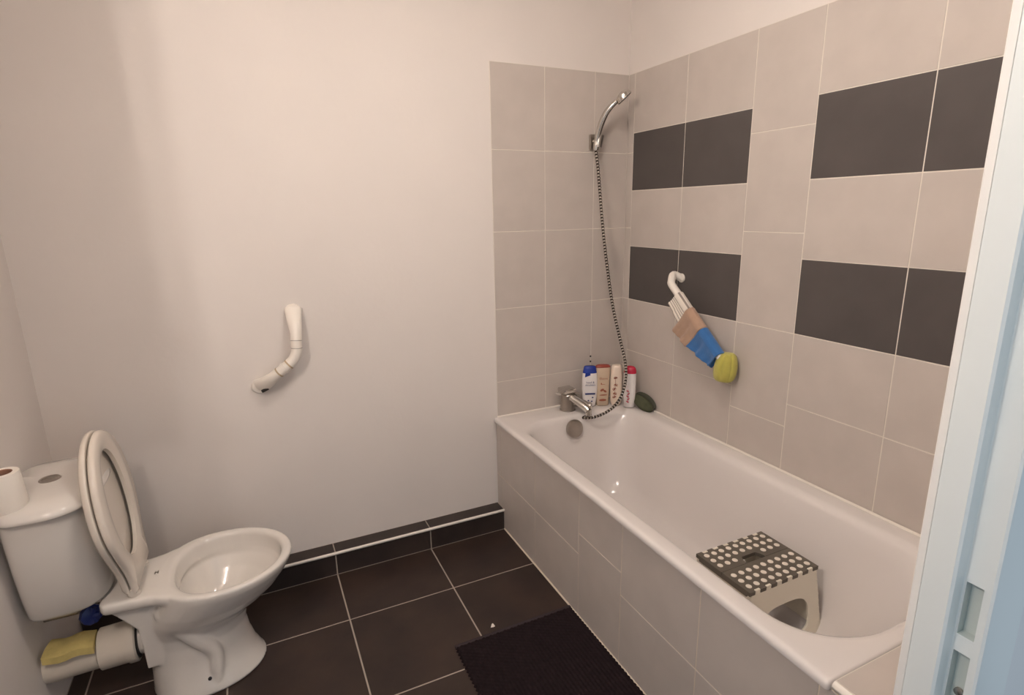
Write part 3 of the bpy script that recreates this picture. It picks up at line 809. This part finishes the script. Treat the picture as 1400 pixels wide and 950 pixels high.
# ------------------------------------------------------------------ folding step stool in the bath
st = thing('folding_stool', (-.31, -1.16, .146), 'grey topped white folding step stool with pale dots standing in the bathtub', 'stool')
ZS = .382; X0, X1 = -.458, -.172; Y0, Y1 = -1.048, -1.262; YM = (Y0+Y1)/2
th = .012
def halfpanel(ya, yb, edge_y, sgn):
    """one folding half of the top; notches along edge_y"""
    mb = MB('stool_dark')
    # outline with teeth on the outer long edge, hand hole half in the middle
    nt_ = 6; pts = []
    tooth = (X1-X0)/(nt_*2+1)
    d = .010*sgn
    out = [(X0, yb)]
    # outer edge going X0->X1
    xs_ = []
    for k in range(nt_*2+1):
        a = X0+tooth*k; b = a+tooth
        y_ = edge_y if k % 2 == 0 else edge_y-d
        out += [(a+(.0006 if k % 2 else 0), y_), (b-(.0006 if k % 2 == 0 else 0), y_)]
    out += [(X1, yb)]
    # handle half hole on the middle edge
    cx = (X0+X1)/2; hw = .040 if sgn > 0 else .001; hd_ = .030 if sgn > 0 else .0003
    for k in range(9):
        a = PI*k/8; out.append((cx+hw*math.cos(a), yb+sgn*hd_*min(1, math.sin(a)*1.4)))
    poly = [mb.bm.verts.new((x, y_, ZS)) for x, y_ in out]
    f = mb.bm.faces.new(poly)
    r = bmesh.ops.extrude_face_region(mb.bm, geom=[f])
    for v in [g for g in r['geom'] if isinstance(g, bmesh.types.BMVert)]: v.co.z -= th
    return mb
o1 = halfpanel(Y0, YM+.0008, Y0, 1); a_ = mk('top_panel', o1, parent=st, smooth=30, label='grey half panel with white dots')
o2 = halfpanel(Y1, YM-.0008, Y1, -1); b_ = mk('top_panel', o2, parent=st, smooth=30, label='grey half panel with white dots')
for po, rows in ((a_, (Y0-.024, Y0-.052, Y0-.080)), (b_, (Y1+.024, Y1+.052, Y1+.080))):
    mb = MB('stool_dot')
    for ri, y_ in enumerate(rows):
        nrow = 8 if ri != 1 else 7
        for k in range(9):
            x = X0+.021+.0305*k
            if po is a_ and ri == 2 and k in (3, 4, 5): continue
            mb.lathe((x, y_, ZS-.001), (0, 0, 1), [(0, .0088), (.0022, .0088), (.003, .0070)], 12)
    mk('dots', mb, parent=po, label='raised off-white rubber dots')
# rounded reinforcing skirt below the top
for xe, sx in ((X0, 1), (X1, -1)):
    mb = MB('stool_dark'); mb.bbox((xe, Y0-.012, ZS-.020), (xe+sx*.010, Y1+.012, ZS-.011), .002); mk('end_skirt', mb, parent=st)
ZB = .146
def legpanel(y_, sgn):
    """long-side panel: trapezoid splayed outwards with a big rounded opening; built by a grid cut-out polygon strip"""
    mb = MB('stool_white')
    cx = (X0+X1)/2; ztop = ZS-.012; zb = ZB+.001
    def Yat(z): return y_+sgn*.030*(ztop-z)/(ztop-zb)
    ht = .136; hbm = .152
    N = 40
    outer_, inner_ = [], []
    # outer contour sampled by angle from opening centre, inner contour = rounded arch opening
    zc = zb+.088
    def outer_pt(a):
        dx, dz = math.cos(a), math.sin(a); best = 1e9
        # intersect with trapezoid edges
        for (p, q) in (((-ht, ztop), (ht, ztop)), ((ht, ztop), (hbm, zb)), ((hbm, zb), (-hbm, zb)), ((-hbm, zb), (-ht, ztop))):
            ex, ez = q[0]-p[0], q[1]-p[1]; det = dx*(-ez)+ex*dz
            if abs(det) < 1e-9: continue
            rx, rz = p[0], p[1]-zc
            t_ = (rx*(-ez)+ex*rz)/det; s_ = (dx*rz-dz*rx)/det
            if t_ > 0 and -1e-6 <= s_ <= 1+1e-6: best = min(best, t_)
        return (dx*best, zc+dz*best)
    angs = sorted([2*PI*k/N for k in range(N)]+[math.atan2(z-zc, x) % (2*PI) for x, z in ((-ht, ztop), (ht, ztop), (hbm, zb), (-hbm, zb))])
    def inner_pt(a):
        ca, sa = math.cos(a), math.sin(a); rx = .098; rzt = .072; rzb = .050
        e = 3.2; rz = rzt if sa > 0 else rzb
        k = (abs(ca/rx)**e+abs(sa/rz)**e)**(-1/e)
        return (ca*k, zc+sa*k)
    tk = .006
    rings = []
    for dy, fn in ((0, outer_pt), (tk, outer_pt), (tk, inner_pt), (0, inner_pt)):
        rings.append([(cx+fn(a)[0], Yat(fn(a)[1])-sgn*dy, fn(a)[1]) for a in angs])
    R_ = mb.loft(rings, 0); n = len(angs)
    for j in range(n): mb.face([R_[-1][j], R_[-1][(j+1) % n], R_[0][(j+1) % n], R_[0][j]])
    # side ribs with small notches, lower feet
    for sx in (-1, 1):
        for k in range(9):
            z0 = zb+.02+k*.023
            xo = hbm+(ht-hbm)*(z0-zb)/(ztop-zb)
            mb.box((cx+sx*xo, Yat(z0)-sgn*.001, z0), (cx+sx*(xo-.007), Yat(z0)-sgn*.024, z0+.013))
    # hinge knuckles up in the teeth of the top
    tooth = (X1-X0)/13
    for k in range(6):
        a = X0+tooth*(2*k+1)+.001
        mb.bbox((a, y_-sgn*.0005, ZS-.020), (a+tooth-.002, y_-sgn*.0085, ZS+.0005), .002)
    return mb
l1 = mk('leg_panel', legpanel(Y1, -1), parent=st, smooth=30); l2 = mk('leg_panel', legpanel(Y0, 1), parent=st, smooth=30)
for l_, y_, sg in ((l1, Y1, -1), (l2, Y0, 1)):
    for sx in (-1, 1):
        mb = MB('stool_dark'); xx = (X0+X1)/2+sx*.130
        mb.bbox((xx-.012, y_+sg*.018, ZB-.0015), (xx+.012, y_+sg*.034, ZB+.008), .002); mk('foot_pad', mb, parent=l_, label='dark rubber foot pad')
# short side folding panels
for xe, sx in ((X0, 1), (X1, -1)):
    mb = MB('stool_white')
    xa_ = xe+sx*.012
    ztop = ZS-.022; zb = ZB+.045
    for (ya, yb, sg) in ((Y0-.010, YM+.001, 1), (Y1+.010, YM-.001, -1)):
        mb.loft([[(xa_+q, ya+sg*.022*0, ztop), (xa_+q, yb, ztop), (xa_+q, yb, zb), (xa_+q, ya+sg*.016, zb)] for q in (0, .005*sx)], 0, True, True)
    mk('side_panel', mb, parent=st, smooth=30)

# ------------------------------------------------------------------ bath mat
mt = thing('bath_mat', (-.92, -1.0, 0), 'dark ribbed cotton bath mat on the floor against the bath panel', 'bath mat')
mx0, mx1, my0, my1 = -1.150, -.694, -.668, -1.42
mb = MB('mat')
nx, ny = 160, 300
V = []
for j in range(ny+1):
    row = []
    y_ = my0-.010+(my1+.010-my0)*j/ny
    for i in range(nx+1):
        x = mx0+(mx1-mx0)*i/nx
        cord = abs(math.sin(PI*(x-mx0)/.0135))
        tw = .5+.5*math.sin(2*PI*(y_/.016)+(x-mx0)/.0135*PI)
        z = .0062+.0055*cord**.7*(.55+.45*tw)
        edge = min(i, nx-i)
        if edge < 2: z = .0005 if edge == 0 else z*.75
        if j in (0, ny): z = min(z, .004)
        dx = (.0028*math.sin(2*PI*y_/.016)) if i in (0, 1) else (.0028*math.sin(2*PI*y_/.016+1) if i in (nx-1, nx) else 0)
        row.append(mb.bm.verts.new((x+dx, y_, z)))
    V.append(row)
for j in range(ny):
    for i in range(nx): mb.face([V[j][i], V[j+1][i], V[j+1][i+1], V[j][i+1]])
mk('pile', mb, parent=mt, smooth=180, fix=False, weld=False)
mb = MB('mat_hem')
mb.bbox((mx0-.001, my0+.001, .0005), (mx1+.001, my0-.013, .0095), .003)
mk('hem', mb, parent=mt, label='flat hem band along the far end')

# white scrap by the mat
mb = MB('paper')
cs = px(674, 857, 2, 0)
p = [Vector((cs.x-.009, cs.y, .0008)), Vector((cs.x-.003, cs.y+.003, .012)), Vector((cs.x+.002, cs.y+.004, .012)), Vector((cs.x+.008, cs.y-.001, .001)), Vector((cs.x, cs.y-.006, .004)), Vector((cs.x+.001, cs.y+.008, .001))]
vs = [mb.bm.verts.new(q) for q in p]
for f in ((0, 4, 1), (1, 4, 2), (2, 4, 3), (0, 1, 5), (1, 2, 5), (2, 3, 5), (0, 5, 3), (0, 3, 4)): mb.face([vs[i] for i in f])
mk('paper_scrap', mb, smooth=0, label='tiny white crumpled paper scrap on the floor at the edge of the mat', cat='paper')

# ------------------------------------------------------------------ wall lamp with two bulbs, and added shadow-casting box (left wall, beside the door)
lp = thing('wall_lamp', (XL, -1.71, 2.0), 'two bulb wall lamp on the left wall beside the added white shadow box', 'lamp')
mb = MB('chrome_dull'); mb.bbox((XL, -1.84, 1.97), (XL+.02, -1.58, 2.03), .004); mk('lamp_bar', mb, parent=lp)
for y_ in (-1.63, -1.79):
    mb = MB('bulb'); mb.lathe((-2.155, y_, 1.988), (0, 0, 1), [(0, .001), (.002, .004), (.005, .006), (.009, .007), (.015, .007), (.019, .006), (.022, .004), (.024, .001)], 16)
    mk('bulb', mb, parent=lp)
    mb = MB('chrome_dull'); mb.cyl((XL+.018, y_, 2.0), (-2.163, y_, 2.0), .008, 16); mk('lamp_arm', mb, parent=lp)
cb = thing('light_blocker', (XL, -1.31, 1.68), 'added white box on the left wall blocking part of the lamp light', 'blocker')  # unseen box added to cast the soft shadow edge on the back wall
mb = MB('blocker'); mb.box((XL, -1.37, 1.68), (-2.116, -1.25, 2.42)); mk('blocker_body', mb, parent=cb, smooth=0)
mb = MB('blocker'); mb.bbox((-2.115, -1.37, 1.682), (-2.100, -1.25, 2.418), .002); dr = mk('blocker_front', mb, parent=cb)
mb = MB('chrome_dull'); mb.lathe((-2.100, -1.33, 1.75), (1, 0, 0), [(0, .004), (.010, .004), (.012, .009), (.018, .008)], 14); mk('blocker_knob', mb, parent=dr)
cl = thing('ceiling_fill', (-1.0, -1.15, H), 'round white fill light added in the middle of the ceiling', 'lamp')  # out-of-view source added as soft fill for the whole room
mb = MB('white_plastic'); mb.lathe((-1.0, -1.15, H), (0, 0, -1), [(0, .165), (.028, .165), (.030, .160), (.030, .150)], 48); mk('fill_base', mb, parent=cl)
mb = MB('fill_glow'); mb.lathe((-1.0, -1.15, H-.0305), (0, 0, -1), [(0, .149), (.020, .146), (.036, .125), (.046, .08), (.050, .01)], 48); mk('fill_dome', mb, parent=cl)

# ------------------------------------------------------------------ daylight from the hall
w = bpy.data.worlds.new('World'); S.world = w; w.use_nodes = True
bg = w.node_tree.nodes['Background']; bg.inputs['Color'].default_value = (.74, .87, 1.0, 1); bg.inputs['Strength'].default_value = .42
